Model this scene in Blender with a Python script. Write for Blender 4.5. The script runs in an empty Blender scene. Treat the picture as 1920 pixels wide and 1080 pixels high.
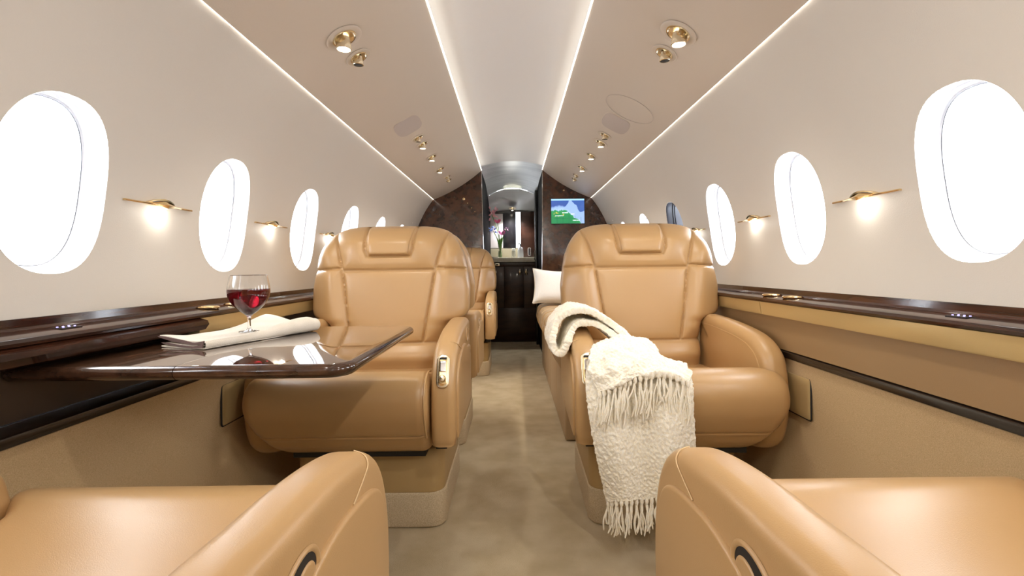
import bpy, math, random
from mathutils import Vector, Matrix
random.seed(7)
PI = math.pi
S = bpy.context.scene
C = S.collection
ROLL = 0.0122                 # the camera was held slightly tilted
H, F = 0.85, 900.0            # eye height, focal length in pixels (1920 wide)

# ---------------------------------------------------------------- camera, world, exposure
cam = bpy.data.cameras.new('camera'); co = bpy.data.objects.new('camera', cam); C.objects.link(co)
cam.sensor_width = 36; cam.lens = F / 1920 * 36
cam.shift_x = -2 / 1920; cam.shift_y = -38 / 1920
cam.clip_start = 0.02
co.location = (0, 0, H); co.rotation_euler = (PI / 2, ROLL, 0)
S.camera = co
vs = S.view_settings
S.display_settings.display_device = 'sRGB'
vs.view_transform = 'Standard'; vs.look = 'None'; vs.gamma = 1; vs.use_curve_mapping = False
vs.exposure = 0.66
w = bpy.data.worlds.new('sky'); S.world = w; w.use_nodes = True
WN = w.node_tree.nodes; WL = w.node_tree.links
bg = WN['Background']
tc = WN.new('ShaderNodeTexCoord'); sp = WN.new('ShaderNodeSeparateXYZ'); cr = WN.new('ShaderNodeValToRGB')
WL.new(tc.outputs['Generated'], sp.inputs[0]); WL.new(sp.outputs[2], cr.inputs[0])
cr.color_ramp.elements[0].position = 0.0; cr.color_ramp.elements[0].color = (0.80, 0.86, 0.93, 1)
cr.color_ramp.elements[1].position = 0.25; cr.color_ramp.elements[1].color = (1.0, 0.99, 0.97, 1)
WL.new(cr.outputs[0], bg.inputs[0]); bg.inputs[1].default_value = 10.0
S.cycles.max_bounces = 9; S.cycles.diffuse_bounces = 5; S.cycles.glossy_bounces = 4
S.cycles.transmission_bounces = 8; S.cycles.transparent_max_bounces = 12
S.cycles.sample_clamp_indirect = 6
S.cycles.use_denoising = True

# ---------------------------------------------------------------- helpers
def unroll(px, py):
    a, b = px - 962, 502 - py; c, s_ = math.cos(ROLL), math.sin(ROLL)
    return a * c + b * s_, -a * s_ + b * c
def P(px, py, Y):
    a, b = unroll(px, py)
    return Vector((a * Y / F, Y, H + b * Y / F))

def link(o, parent=None):
    C.objects.link(o)
    if parent: o.parent = parent
    return o

def empty(name, loc=(0, 0, 0), rz=0, label=None, cat=None, group=None):
    o = bpy.data.objects.new(name, None); link(o)
    o.location = loc; o.rotation_euler = (0, 0, rz); o.empty_display_size = .05
    tag(o, label, cat, group)
    return o

def tag(o, label=None, cat=None, group=None, kind=None):
    if label: o['label'] = label
    if cat: o['category'] = cat
    if group: o['group'] = group
    if kind: o['kind'] = kind
    return o

def copy_tree(o, parent=None):
    c = o.copy(); C.objects.link(c); c.parent = parent
    for ch in list(o.children): copy_tree(ch, c)
    return c

class MB:
    def __init__(s): s.v = []; s.f = []; s.m = []; s.cur = 0; s.flat = False
    def add(s, vs, fs, M=None):
        b = len(s.v)
        s.v += [tuple(M @ Vector(p)) if M is not None else tuple(p) for p in vs]
        s.f += [tuple(b + i for i in f) for f in fs]; s.m += [s.cur] * len(fs)
        return s
    def build(s, name, mat, parent=None, smooth=38, fix=True):
        me = bpy.data.meshes.new(name); me.from_pydata(s.v, [], s.f)
        mats = mat if isinstance(mat, (list, tuple)) else [mat]
        for m in mats: me.materials.append(m)
        if len(mats) > 1:
            me.polygons.foreach_set('material_index', s.m)
        if fix:
            import bmesh
            bm = bmesh.new(); bm.from_mesh(me); bmesh.ops.recalc_face_normals(bm, faces=bm.faces); bm.to_mesh(me); bm.free()
        if s.flat: smooth = 20
        if smooth:
            me.shade_smooth(); me.set_sharp_from_angle(angle=math.radians(smooth))
        me.update()
        return link(bpy.data.objects.new(name, me), parent)
    def box(s, x0, x1, y0, y1, z0, z1, b=0.0, M=None):
        s.flat = True
        if b <= 0:
            vs = [(x, y, z) for x in (x0, x1) for y in (y0, y1) for z in (z0, z1)]
            return s.add(vs, [(0, 1, 3, 2), (4, 6, 7, 5), (0, 4, 5, 1), (2, 3, 7, 6), (0, 2, 6, 4), (1, 5, 7, 3)], M)
        pr = round_rect(x0, x1, y0, y1, b, 4)
        return s.extr(pr, z0, z1, b * .9, lambda u, v, w_: (u, v, w_), 3, M)
    def extr(s, prof, w0, w1, r, mp, seg=5, M=None, dome=0.0):
        """closed 2D profile extruded from w0 to w1 with rounded rims of radius r"""
        n = len(prof); nm = normals2(prof)
        rings = []
        for k in range(seg + 1):
            a = k / seg * PI / 2
            rings.append((r * (1 - math.sin(a)) , w0 + r * (1 - math.cos(a))))
        rings += [(i, w1 - (w_ - w0)) for i, w_ in reversed(rings)]
        vs = []; fs = []
        def ring(ins, w_, sc=1.0):
            cx = sum(p[0] for p in prof) / n; cy = sum(p[1] for p in prof) / n
            for p, q in zip(prof, nm):
                u = p[0] - q[0] * ins; v = p[1] - q[1] * ins
                vs.append(mp(cx + (u - cx) * sc, cy + (v - cy) * sc, w_))
        for sc in (.0, .35, .7): ring(r, w0 - dome * (1 - sc * sc), sc if sc else .02)
        for i, w_ in rings: ring(i, w_)
        for sc in (.7, .35, .0): ring(r, w1 + dome * (1 - sc * sc), sc if sc else .02)
        R = len(vs) // n
        for a in range(R - 1):
            for i in range(n):
                j = (i + 1) % n
                fs.append((a * n + i, a * n + j, (a + 1) * n + j, (a + 1) * n + i))
        fs.append(tuple(range(n))); fs.append(tuple((R - 1) * n + i for i in range(n)))
        return s.add(vs, fs, M)
    def lathe(s, prof, seg=32, M=None):
        vs = []; fs = []
        for r, z in prof:
            for i in range(seg):
                a = 2 * PI * i / seg; vs.append((r * math.cos(a), r * math.sin(a), z))
        for k in range(len(prof) - 1):
            for i in range(seg):
                j = (i + 1) % seg
                fs.append((k * seg + i, k * seg + j, (k + 1) * seg + j, (k + 1) * seg + i))
        return s.add(vs, fs, M)
    def tube(s, pts, rad, seg=8, flat=1.0):
        pts = [Vector(p) for p in pts]; vs = []; fs = []
        rr = rad if isinstance(rad, (list, tuple)) else [rad] * len(pts)
        up = None
        for k, p in enumerate(pts):
            t = (pts[min(k + 1, len(pts) - 1)] - pts[max(k - 1, 0)]).normalized()
            if up is None: up = t.orthogonal().normalized()
            a = (up - t * up.dot(t)).normalized(); up = a; b = t.cross(a)
            for i in range(seg):
                th = 2 * PI * i / seg
                vs.append(p + a * math.cos(th) * rr[k] + b * math.sin(th) * rr[k] * flat)
        for k in range(len(pts) - 1):
            for i in range(seg):
                j = (i + 1) % seg
                fs.append((k * seg + i, k * seg + j, (k + 1) * seg + j, (k + 1) * seg + i))
        fs.append(tuple(reversed(range(seg)))); fs.append(tuple((len(pts) - 1) * seg + i for i in range(seg)))
        return s.add(vs, fs)
    def grid(s, rows):
        nu = len(rows[0]); vs = [p for r in rows for p in r]; fs = []
        for a in range(len(rows) - 1):
            for i in range(nu - 1):
                fs.append((a * nu + i, a * nu + i + 1, (a + 1) * nu + i + 1, (a + 1) * nu + i))
        return s.add(vs, fs)

def round_rect(x0, x1, y0, y1, r, seg=6):
    out = []
    for cx, cy, a0 in ((x1 - r, y1 - r, 0), (x0 + r, y1 - r, 90), (x0 + r, y0 + r, 180), (x1 - r, y0 + r, 270)):
        for k in range(seg + 1):
            a = math.radians(a0 + 90 * k / seg); out.append((cx + r * math.cos(a), cy + r * math.sin(a)))
    return out

def normals2(pr):
    n = len(pr); out = []
    area = sum(pr[i][0] * pr[(i + 1) % n][1] - pr[(i + 1) % n][0] * pr[i][1] for i in range(n))
    sg = 1 if area > 0 else -1
    for i in range(n):
        a = pr[i - 1]; b = pr[(i + 1) % n]
        dx, dy = b[0] - a[0], b[1] - a[1]; l = math.hypot(dx, dy) or 1
        out.append((dy / l * sg, -dx / l * sg))
    return out

def cat(pts, n=6, closed=False):
    """Catmull-Rom through points of any dimension"""
    m = len(pts); out = []
    rng = range(m) if closed else range(m - 1)
    for i in rng:
        if closed: p0, p1, p2, p3 = pts[i - 1], pts[i], pts[(i + 1) % m], pts[(i + 2) % m]
        else: p0, p1, p2, p3 = pts[max(i - 1, 0)], pts[i], pts[i + 1], pts[min(i + 2, m - 1)]
        for k in range(n):
            t = k / n
            out.append(tuple(.5 * ((2 * b) + (c - a) * t + (2 * a - 5 * b + 4 * c - d) * t * t + (-a + 3 * b - 3 * c + d) * t ** 3)
                             for a, b, c, d in zip(p0, p1, p2, p3)))
    if not closed: out.append(tuple(pts[-1]))
    return out

def lerp_tab(tab, x):
    if x <= tab[0][0]: return tab[0][1]
    for (a, va), (b, vb) in zip(tab, tab[1:]):
        if x <= b: return va + (vb - va) * (x - a) / (b - a)
    return tab[-1][1]
def sstep(a, b, x):
    t = max(0, min(1, (x - a) / (b - a))); return t * t * (3 - 2 * t)

# ---------------------------------------------------------------- materials
def mat(name, col, rough=.5, metal=0, bump=None, col2=None, cscale=8, coat=0, emis=0, spec=.5, stretch=None, cdetail=4, sheen=0, ramp=(.35, .65), dist=.02, coat_r=.05, coat_ior=1.5):
    m = bpy.data.materials.new(name); m.use_nodes = True
    N = m.node_tree.nodes; L = m.node_tree.links; b = N['Principled BSDF']
    b.inputs['Base Color'].default_value = (*col, 1); b.inputs['Roughness'].default_value = rough
    b.inputs['Metallic'].default_value = metal; b.inputs['Specular IOR Level'].default_value = spec
    b.inputs['Coat Weight'].default_value = coat; b.inputs['Coat Roughness'].default_value = coat_r
    b.inputs['Coat IOR'].default_value = coat_ior
    if sheen: b.inputs['Sheen Weight'].default_value = sheen
    if emis:
        b.inputs['Emission Color'].default_value = (*col, 1); b.inputs['Emission Strength'].default_value = emis
    t = N.new('ShaderNodeTexCoord'); mp = N.new('ShaderNodeMapping'); L.new(t.outputs['Object'], mp.inputs[0])
    if stretch: mp.inputs['Scale'].default_value = stretch
    if col2:
        n = N.new('ShaderNodeTexNoise'); n.inputs['Scale'].default_value = cscale; n.inputs['Detail'].default_value = cdetail
        L.new(mp.outputs[0], n.inputs['Vector'])
        r = N.new('ShaderNodeValToRGB'); L.new(n.outputs['Fac'], r.inputs[0])
        r.color_ramp.elements[0].position = ramp[0]; r.color_ramp.elements[0].color = (*col, 1)
        r.color_ramp.elements[1].position = ramp[1]; r.color_ramp.elements[1].color = (*col2, 1)
        L.new(r.outputs[0], b.inputs['Base Color'])
    if bump:
        n2 = N.new('ShaderNodeTexNoise'); n2.inputs['Scale'].default_value = bump[0]; n2.inputs['Detail'].default_value = 3
        L.new(t.outputs['Object'], n2.inputs['Vector'])
        bp = N.new('ShaderNodeBump'); bp.inputs['Strength'].default_value = bump[1]; bp.inputs['Distance'].default_value = dist
        L.new(n2.outputs['Fac'], bp.inputs['Height']); L.new(bp.outputs[0], b.inputs['Normal'])
    return m

M_wall = mat('cream_wall_liner', (.64, .595, .53), .55, bump=(420, .12), dist=.004)
M_panel = mat('satin_ceiling_panel', (.60, .52, .43), .42, bump=(300, .06), dist=.004)
M_center = mat('pearl_ceiling', (.78, .76, .74), .36, bump=(200, .05), dist=.004)
M_silver = mat('brushed_silver_liner', (.66, .69, .70), .3, .35, stretch=(1, 6, 1), col2=(.50, .53, .55), cscale=3)
M_leather = mat('tan_leather', (.475, .292, .127), .36, bump=(700, .10), col2=(.50, .306, .135), cscale=3, coat=.28, coat_r=.28, dist=.003)
M_leather2 = mat('taupe_leather', (.42, .29, .165), .42, bump=(700, .10), dist=.003)
M_band = mat('brown_wall_leather', (.30, .185, .085), .5, bump=(600, .1), dist=.003)
M_gold = mat('gold_leather_fascia', (.60, .44, .20), .22, bump=(500, .05), dist=.003, metal=.25)
M_fabric = mat('tan_wall_fabric', (.56, .385, .195), .85, bump=(900, .7), col2=(.68, .49, .27), cscale=500, dist=.004)
M_carpet = mat('beige_carpet', (.54, .41, .215), .95, bump=(650, .8), col2=(.66, .53, .325), cscale=9, cdetail=8, sheen=.2, dist=.008)
M_skirt = mat('carpet_skirt', (.54, .42, .26), .95, bump=(500, .6), col2=(.70, .58, .40), cscale=300, dist=.008)
M_wood = mat('dark_gloss_wood', (.014, .006, .004), .12, stretch=(14, 1, 14), col2=(.065, .022, .011), cscale=5, cdetail=8, coat=.25, spec=.4)
M_wood2 = mat('walnut_table_wood', (.055, .028, .016), .06, stretch=(9, 1, 9), col2=(.11, .055, .03), cscale=4, cdetail=7, coat=1, coat_r=.02, coat_ior=2.6)
M_edge = mat('walnut_table_edge', (.030, .014, .008), .12, stretch=(9, 1, 9), col2=(.07, .032, .018), cscale=4, cdetail=7, coat=.3)
M_jamb = mat('black_satin_jamb', (.006, .005, .007), .6, spec=.06)
M_burl = mat('burl_bulkhead_wood', (.030, .011, .006), .16, col2=(.080, .029, .014), cscale=20, cdetail=9, coat=.7)
M_galley = mat('galley_dark_wood', (.030, .012, .008), .32, col2=(.055, .022, .013), stretch=(1, 1, 3), cscale=6, coat=.15, spec=.35)
M_strip = mat('black_wood_strip', (.012, .007, .005), .25, coat=.3)
M_pocket_shade = mat('shaded_pocket_leather', (.06, .036, .022), .5)  # wall leather with the shade under the table put into its colour
M_black = mat('black_gloss', (.010, .009, .012), .25, coat=.2)
M_dark = mat('dark_recess', (.012, .010, .009), .6)
M_brass = mat('polished_brass', (.83, .62, .33), .2, 1)
M_cham = mat('champagne_metal', (.80, .70, .52), .22, 1)
M_chrome = mat('chrome', (.82, .82, .84), .12, 1)
M_white = mat('window_reveal_white', (.86, .87, .90), .4)
M_grey = mat('window_frame_grey', (.035, .035, .042), .35)
M_band2 = mat('tan_panel_leather', (.44, .31, .14), .45, bump=(600, .1), dist=.003)
M_stitch = mat('pale_stitching', (.66, .48, .27), .8)
M_napkin = mat('cream_linen', (.70, .64, .54), .85, bump=(600, .5), dist=.003, col2=(.77, .71, .62), cscale=20)
M_napdark = mat('brown_linen', (.14, .085, .075), .9, bump=(600, .5), dist=.003)
M_blanket = mat('cream_knit', (.96, .88, .70), .95, bump=(420, .35), col2=(.98, .94, .84), cscale=150, sheen=.3, dist=.012)
M_pillow = mat('white_knit', (.90, .89, .86), .9, bump=(300, .5), dist=.005)
M_stone = mat('cream_stone', (.78, .72, .56), .25, col2=(.88, .84, .70), cscale=30)
M_speaker = mat('speaker_cloth', (.50, .43, .38), .8, bump=(900, .4), dist=.003)
M_lamp = mat('lamp_lens', (1, .93, .82), .5, emis=14)
M_led = mat('cove_led', (1, .94, .83), .5, emis=2.6)
M_led2 = mat('wall_cove_led', (1, .95, .87), .5, emis=2.6)
M_blueled = mat('switch_led', (.45, .40, 1.0), .5, emis=1.0)

def glass_mat(name, tint=(1, 1, 1), thin=True):
    m = bpy.data.materials.new(name); m.use_nodes = True
    N = m.node_tree.nodes; L = m.node_tree.links
    for n in list(N):
        if n.type != 'OUTPUT_MATERIAL': N.remove(n)
    o = [n for n in N][0]
    if thin:
        tr = N.new('ShaderNodeBsdfTransparent'); tr.inputs[0].default_value = (*tint, 1)
        gl = N.new('ShaderNodeBsdfGlossy'); gl.inputs['Roughness'].default_value = .02
        lw = N.new('ShaderNodeLayerWeight'); pw = N.new('ShaderNodeMath'); pw.operation = 'POWER'; pw.inputs[1].default_value = 4
        L.new(lw.outputs['Facing'], pw.inputs[0]); fr = N.new('ShaderNodeMath'); fr.operation = 'MULTIPLY_ADD'; L.new(pw.outputs[0], fr.inputs[0])
        fr.inputs[1].default_value = .8; fr.inputs[2].default_value = .04
        mx = N.new('ShaderNodeMixShader'); L.new(fr.outputs[0], mx.inputs[0]); L.new(tr.outputs[0], mx.inputs[1]); L.new(gl.outputs[0], mx.inputs[2])
        L.new(mx.outputs[0], o.inputs[0])
    else:
        g = N.new('ShaderNodeBsdfGlass'); g.inputs[0].default_value = (*tint, 1); g.inputs['Roughness'].default_value = 0; g.inputs['IOR'].default_value = 1.45
        L.new(g.outputs[0], o.inputs[0])
    return m
M_pane = glass_mat('window_pane_glass', (.97, .98, 1))
M_glass = glass_mat('clear_glass', (1, 1, 1), False)
M_wine = mat('red_wine', (.14, .003, .008), .02)
M_wine.node_tree.nodes['Principled BSDF'].inputs['Transmission Weight'].default_value = .7

# ---------------------------------------------------------------- cabin shell
ZC, R = .904, .932
Y0, YB, YG = -1.75, 4.42, 5.5          # aft end, forward bulkhead, galley front
PITCH = .579
WY = [0.966 + PITCH * k for k in range(-4, 6)]    # window centres along the cabin
def wp(side, Y, a, off=0.0):
    return (side * (R + off) * math.cos(a), Y, ZC + (R + off) * math.sin(a))
A0, A1 = math.radians(-9.3), math.radians(47)
AW, HW, HY = math.radians(7.8), .195, .125       # window centre angle, half angle, half width in Y
def sup(t, n=2.35):
    c, s_ = math.cos(t), math.sin(t)
    return math.copysign(abs(c) ** (2 / n), c), math.copysign(abs(s_) ** (2 / n), s_)

def build_wall(side, name):
    mb = MB(); n = 72
    for yc in WY:
        y0, y1 = yc - PITCH / 2, yc + PITCH / 2
        inner = []; outer = []
        for i in range(n):
            t = 2 * PI * (i + .0) / n
            c, s_ = sup(t); inner.append((yc + HY * c, AW + HW * s_))
            # ray to rectangle
            dx, dy = math.cos(t), math.sin(t)
            k = min((PITCH / 2) / abs(dx) if abs(dx) > 1e-9 else 1e9, ((A1 - AW) if dy > 0 else (AW - A0)) / (abs(dy) * 1.0) if abs(dy) > 1e-9 else 1e9)
            outer.append((yc + dx * k, AW + dy * k))
        # snap the nearest samples to the rectangle's corners
        for cy in (y0, y1):
            for ca in (A0, A1):
                j = min(range(n), key=lambda i: (outer[i][0] - cy) ** 2 + (outer[i][1] - ca) ** 2)
                outer[j] = (cy, ca)
        rows = 14; base = []
        for k in range(rows + 1):
            t = k / rows
            t = t ** 1.3
            for (a, b), (c, d) in zip(inner, outer):
                base.append(wp(side, a + (c - a) * t, b + (d - b) * t))
        fs = []
        for k in range(rows):
            for i in range(n):
                j = (i + 1) % n; fs.append((k * n + i, k * n + j, (k + 1) * n + j, (k + 1) * n + i))
        mb.add(base, fs)
    ye = WY[-1] + PITCH / 2
    mb.grid([[wp(side, y, A0 + (A1 - A0) * i / 30) for i in range(31)] for y in (ye, (ye + YB) / 2 + .01, YB + .02)])
    o = mb.build(name, M_wall, smooth=60, fix=False)
    # consistent normals are not needed for a thin liner; give it thickness outward
    return tag(o, kind='structure')
for sd, nm in ((-1, 'wall_left'), (1, 'wall_right')): build_wall(sd, nm)

WTH = 0
def build_window(side, yc, idx, dark=False):
    n = 56
    def ring(sc, off):
        out = []
        for i in range(n):
            t = 2 * PI * i / n; c, s_ = sup(t)
            out.append(wp(side, yc + HY * c * sc - 0.0, AW + HW * s_ * (1 - (1 - sc) * .72), off))
        return out
    def loft(rs):
        mb = MB(); vs = [p for r in rs for p in r]; fs = []
        for k in range(len(rs) - 1):
            for i in range(n):
                j = (i + 1) % n; fs.append((k * n + i, k * n + j, (k + 1) * n + j, (k + 1) * n + i))
        return mb.add(vs, fs)
    fr = loft([ring(1.0, 0), ring(.985, .003), ring(.975, .010), ring(.965, .022), ring(.955, .034)]).build('window_%d' % idx, M_grey if dark else M_white, fix=False)
    tag(fr, kind='structure')
    ir = loft([ring(.955, .034), ring(.90, .036), ring(.895, .044), ring(.86, .046), ring(.85, .06), ring(.84, .09)]).build('window_frame', M_grey if dark else M_white, fr, fix=False)
    g = MB(); r_ = ring(.88, .050); g.add(r_, [tuple(range(n))]); g.build('window_pane', M_pane, fr, fix=False)
    g = MB(); g.add(ring(.84, .088), [tuple(range(n))]); g.build('window_pane', M_pane, fr, fix=False)
    gk = loft([ring(.862, .0455), ring(.856, .0440), ring(.850, .0455)]).build('window_seal', M_grey, fr, fix=False)
    return fr
k = 1
for sd in (-1, 1):
    for i, yc in enumerate(WY):
        build_window(sd, yc, k, dark=(sd == 1 and i == 7)); k += 1
        # daylight portal in each window opening
        pl = bpy.data.lights.new('window_daylight', 'AREA'); pl.shape = 'RECTANGLE'; pl.size = .25; pl.size_y = .37
        pl.cycles.is_portal = True
        po = bpy.data.objects.new('window_daylight', pl); link(po)
        c = Vector(wp(sd, yc, AW, .10)); po.location = c
        po.rotation_euler = Vector((-sd * math.cos(AW), 0, -math.sin(AW))).to_track_quat('-Z', 'Y').to_euler()

# top of the fuselage: centre ceiling
mb = MB(); rows = []
for Y in (Y0, 1.0, 2.5, YB + .02):
    rows.append([wp(1, Y, A1 + (PI - 2 * A1) * i / 40) for i in range(41)])
mb.grid(rows); tag(mb.build('ceiling', M_center, fix=False), kind='structure')

def pan(t):   # side ceiling panel cross-section, t 0 at the wall .. 1 at the centre, for X>0
    p0 = (.722, 1.486); p2 = (.281, 1.748); p1 = (.470, 1.583)
    return tuple((1 - t) ** 2 * a + 2 * t * (1 - t) * b + t * t * c for a, b, c in zip(p0, p1, p2))
for sd, nm in ((-1, 'ceiling_panel_left'), (1, 'ceiling_panel_right')):
    mb = MB(); rows = []
    low = [pan(i / 24) for i in range(25)]
    prof = low + [(x + .006, z + .014) for x, z in reversed(low)]
    for Y in (Y0, .5, 2.0, 3.2, YB):
        rows.append([(sd * x, Y, z) for x, z in prof + [prof[0]]])
    mb.grid(rows); tag(mb.build(nm, M_panel), kind='structure')
def strip(name, pts, mtl, label):
    mb = MB(); mb.grid([[(x, Y, z) for x, z in pts + [pts[0]]] for Y in (Y0, 1, YB - .005)])
    o = mb.build(name, mtl); return tag(o, label, 'light')
for sd, tx in ((-1, 'table'), (1, 'map screen')):
    x, z = pan(1)
    strip('cove_light', [(sd * (x - .0055), z + .000), (sd * (x - .0005), z - .002), (sd * (x + .006), z + .014), (sd * (x - .002), z + .014)], M_led,
          'thin warm light strip edging the centre ceiling, %s side' % tx)
    x, z = pan(0)
    strip('cove_light', [(sd * (x + .0035), z + .002), (sd * (x + .001), z - .0015), (sd * (x + .0005), z + .006)], M_led2,
          'thin white light strip where wall meets ceiling, %s side' % tx)

# ledges and lower side walls (profile in X>0, extruded along the cabin)
def side_prof(name, prof, mtl, sd, ya=Y0, yb=YB, parent=None, closed=True):
    mb = MB(); pr = [(sd * x, z) for x, z in prof]
    ring = pr + ([pr[0]] if closed else [])
    mb.grid([[(x, Y, z) for x, z in ring] for Y in (ya, yb)])
    if closed:
        n = len(pr)
        mb.add([(x, ya, z) for x, z in pr], [tuple(range(n))]); mb.add([(x, yb, z) for x, z in pr], [tuple(range(n))])
    return mb.build(name, mtl, parent, smooth=35)
LEDGE = RLEDGE = None; BBD = {}
for sd, tx in ((-1, 'table'), (1, 'blanket')):
    t = empty('side_ledge', (0, 0, 0), 0, 'dark glossy wood ledge running under the windows, %s side' % tx, 'ledge')
    LEDGE = LEDGE if sd == 1 else t
    side_prof('ledge_top', [(.917, 0.767), (.909, 0.767), (.907, 0.751), (.903, 0.747), (.842, 0.741), (.837, 0.739), (.834, 0.733), (.836, 0.727), (.843, 0.725), (.917, 0.725)], M_wood, sd, parent=t)
    fp = [(.838, 0.725), (.841, 0.7245), (.846, 0.685), (.848, 0.681), (.917, 0.681), (.917, 0.725)]
    if sd == 1:
        side_prof('fascia', fp, M_gold, sd, ya=Y0, yb=1.640, parent=t); side_prof('fascia', fp, M_gold, sd, ya=1.643, yb=YB, parent=t)
        RLEDGE = t
    else:
        side_prof('fascia', fp, M_gold, sd, ya=1.292, yb=YB, parent=t)
        side_prof('table_slot_cover', [(.842, 0.725), (.822, 0.719), (.818, 0.709), (.828, 0.695), (.852, 0.688), (.917, 0.688), (.917, 0.725)], M_wood, sd, ya=Y0, yb=1.29, parent=t)
    nmz = 'left' if sd < 0 else 'right'
    z1, z0 = .575, .551
    xin = .922 if sd < 0 else .864
    tag(side_prof('trim_%d' % (1 if sd < 0 else 2), [(.95, .765), (.9185, .765), (.9185, .681), (xin, .681), (xin, z1 + .002), (.95, z1 + .001)], M_pocket_shade if sd < 0 else M_band, sd), kind='structure')
    tag(side_prof('trim_%d' % (3 if sd < 0 else 4), [(.95, z1), (.868, z1 + .001), (.860, z1 - .003), (.858, (z1 + z0) / 2), (.860, z0 + .003), (.868, z0), (.95, z0)], M_strip, sd), kind='structure')
    low = cat([(.866, z0), (.876, .45), (.880, .30), (.872, .12), (.855, 0)], 6)
    bbd = tag(side_prof('baseboard_%s' % nmz, [(.96, z0)] + low + [(.96, 0)], M_fabric, sd), kind='structure')
    BBD[sd] = bbd

# floor, aft wall
mb = MB(); mb.box(-.97, .97, Y0, 6.3, -.05, 0); tag(mb.build('floor', M_carpet), kind='structure')
mb = MB(); mb.box(-.98, .98, Y0 - .04, Y0, 0, 1.86); tag(mb.build('wall_back', M_wall), kind='structure')

# forward bulkhead in two halves, burl wood
for sd, nm in ((-1, 'wall_front_left'), (1, 'wall_front_right')):
    pts = [(.262, 0), (.262, .35), (.268, .9), (.277, 1.35), (.281, 1.66), (.281, 1.748)]
    pts += [pan(1 - i / 16) for i in range(1, 17)]
    pts += [(R * math.cos(a), ZC + R * math.sin(a)) for a in [math.radians(38.5 - 47.5 * i / 14) for i in range(15)]]
    pts += [(.93, .7), (.93, 0)]
    mb = MB(); n = len(pts)
    mb.add([(sd * x, YB, z) for x, z in pts] + [(sd * x, YB + .05, z) for x, z in pts],
           [tuple(range(n)), tuple(range(2 * n - 1, n - 1, -1))] + [(i, (i + 1) % n, n + (i + 1) % n, n + i) for i in range(n)])
    o = tag(mb.build(nm, M_burl, smooth=20), kind='structure')
    e = MB(); e.tube([(sd * (x - .002), YB - .002, z) for x, z in cat([(a, b) for a, b in pts[:6]], 5)], .0022, 8)
    tag(e.build('trim_%d' % (5 if sd < 0 else 6), M_chrome), kind='structure')
# header over the opening (closes above centre ceiling edge)
# corridor beyond the bulkhead
def arc(hw, zs, zt, n=20):
    return [(hw * (2 * i / n - 1), zs + (zt - zs) * (1 - (2 * i / n - 1) ** 2)) for i in range(n + 1)]
mb = MB(); rows = []
for t in [i / 8 for i in range(9)]:
    Y = YB + (YG - YB) * t; q = t * t * .5 + t * .5
    rows.append([(x, Y, z) for x, z in arc(.30 - .02 * t, 1.79 - (1.79 - 1.672) * q, 1.838 - (1.838 - 1.765) * q)])
mb.grid(rows); tag(mb.build('ceiling_vestibule', M_silver, fix=False), kind='structure')
for sd, nm in ((-1, 'wall_vestibule_left'), (1, 'wall_vestibule_right')):
    mb = MB(); mb.box(min(sd * .279, sd * .40), max(sd * .279, sd * .40), YB + .05, 6.2, 0, 1.74)
    tag(mb.build(nm, M_jamb), kind='structure')

# ---------------------------------------------------------------- galley at the end of the aisle
mb = MB()
# niche back wall strips and sloped ceiling stand in for the mirror's reflections
GY = 5.96
tag(MB().box(-.28, .28, GY, GY + .03, .90, 1.8).build('wall_galley', M_black), kind='structure')
mb = MB(); rows = []
for t in [i / 6 for i in range(7)]:
    Y = YG + .01 + (GY - YG) * t
    rows.append([(x, Y, z) for x, z in arc(.279, 1.672 - .13 * t, 1.762 - .20 * t)])
mb.grid(rows); tag(mb.build('ceiling_galley', mat('grey_galley_ceiling', (.45, .46, .48), .35), fix=False), kind='structure')
M_gpanel = mat('pale_galley_reflection', (.72, .66, .66), .3)
g = empty('galley_back_panel', (0, GY, .95), 0, 'back panel above the galley counter, mirror reflections painted as light and dark strips', 'panel')
def gp(name, x0, x1, z0, z1, m):
    MB().box(x0, x1, -.012, -.001, z0, z1, .003).build(name, m, g)
gp('reflected_pale', -.276, -.12, .145, .57, M_gpanel)
gp('reflected_dark', -.117, .035, .145, .58, M_black)
gp('reflected_light', .04, .10, .145, .59, mat('reflected_daylight', (.86, .92, 1), .4, emis=1.2))  # glowing strip painted for daylight reflected in the mirror
gp('reflected_dark', .103, .276, .005, .59, M_galley)
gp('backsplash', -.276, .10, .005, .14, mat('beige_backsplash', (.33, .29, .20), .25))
# round downlight in the niche ceiling
def lamp_disc(name, loc, nrm, rad, label, emis_mat, cat_='light', hole=False, group=None, tilt=None):
    """recessed fitting: pale dish, metal ring, barrel and lens"""
    t = empty(name, loc, 0, label, cat_, group)
    q = Vector(nrm).to_track_quat('Z', 'Y'); t.rotation_mode = 'QUATERNION'; t.rotation_quaternion = q
    b = MB(); b.lathe([(rad * 1.42, -.001), (rad * 1.52, .0015), (rad * 1.46, .003), (rad * 1.05, .0022), (rad * .98, .001)], 40); b.build('dish', M_panel, t)
    b = MB(); b.lathe([(rad * 1.02, .0005), (rad * 1.0, .004), (rad * .9, .0045), (rad * .82, .002), (rad * .78, .001), (0.0001, .0005)], 36); b.build('bezel', M_cham, t)
    # barrel pointing straight down
    d = (q.inverted() @ Vector(tilt or (0, 0, -1))).normalized()
    Mx = Matrix.Translation(Vector((0, 0, -.002))) @ d.to_track_quat('Z', 'Y').to_matrix().to_4x4()
    r = rad * .60
    b = MB(); b.lathe([(r * .8, 0), (r * .82, rad * .35), (r * 1.0, rad * .6), (r * 1.0, rad * .95), (r * .86, rad * .98), (r * .84, rad * .9)], 32, Mx); b.build('barrel', M_cham, t)
    b = MB(); b.lathe([(r * .85, rad * .91), (r * .5, rad * .93), (0.0001, rad * .94)], 32, Mx); b.build('nozzle' if hole else 'lens', M_dark if hole else emis_mat, t)
    return t
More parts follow.
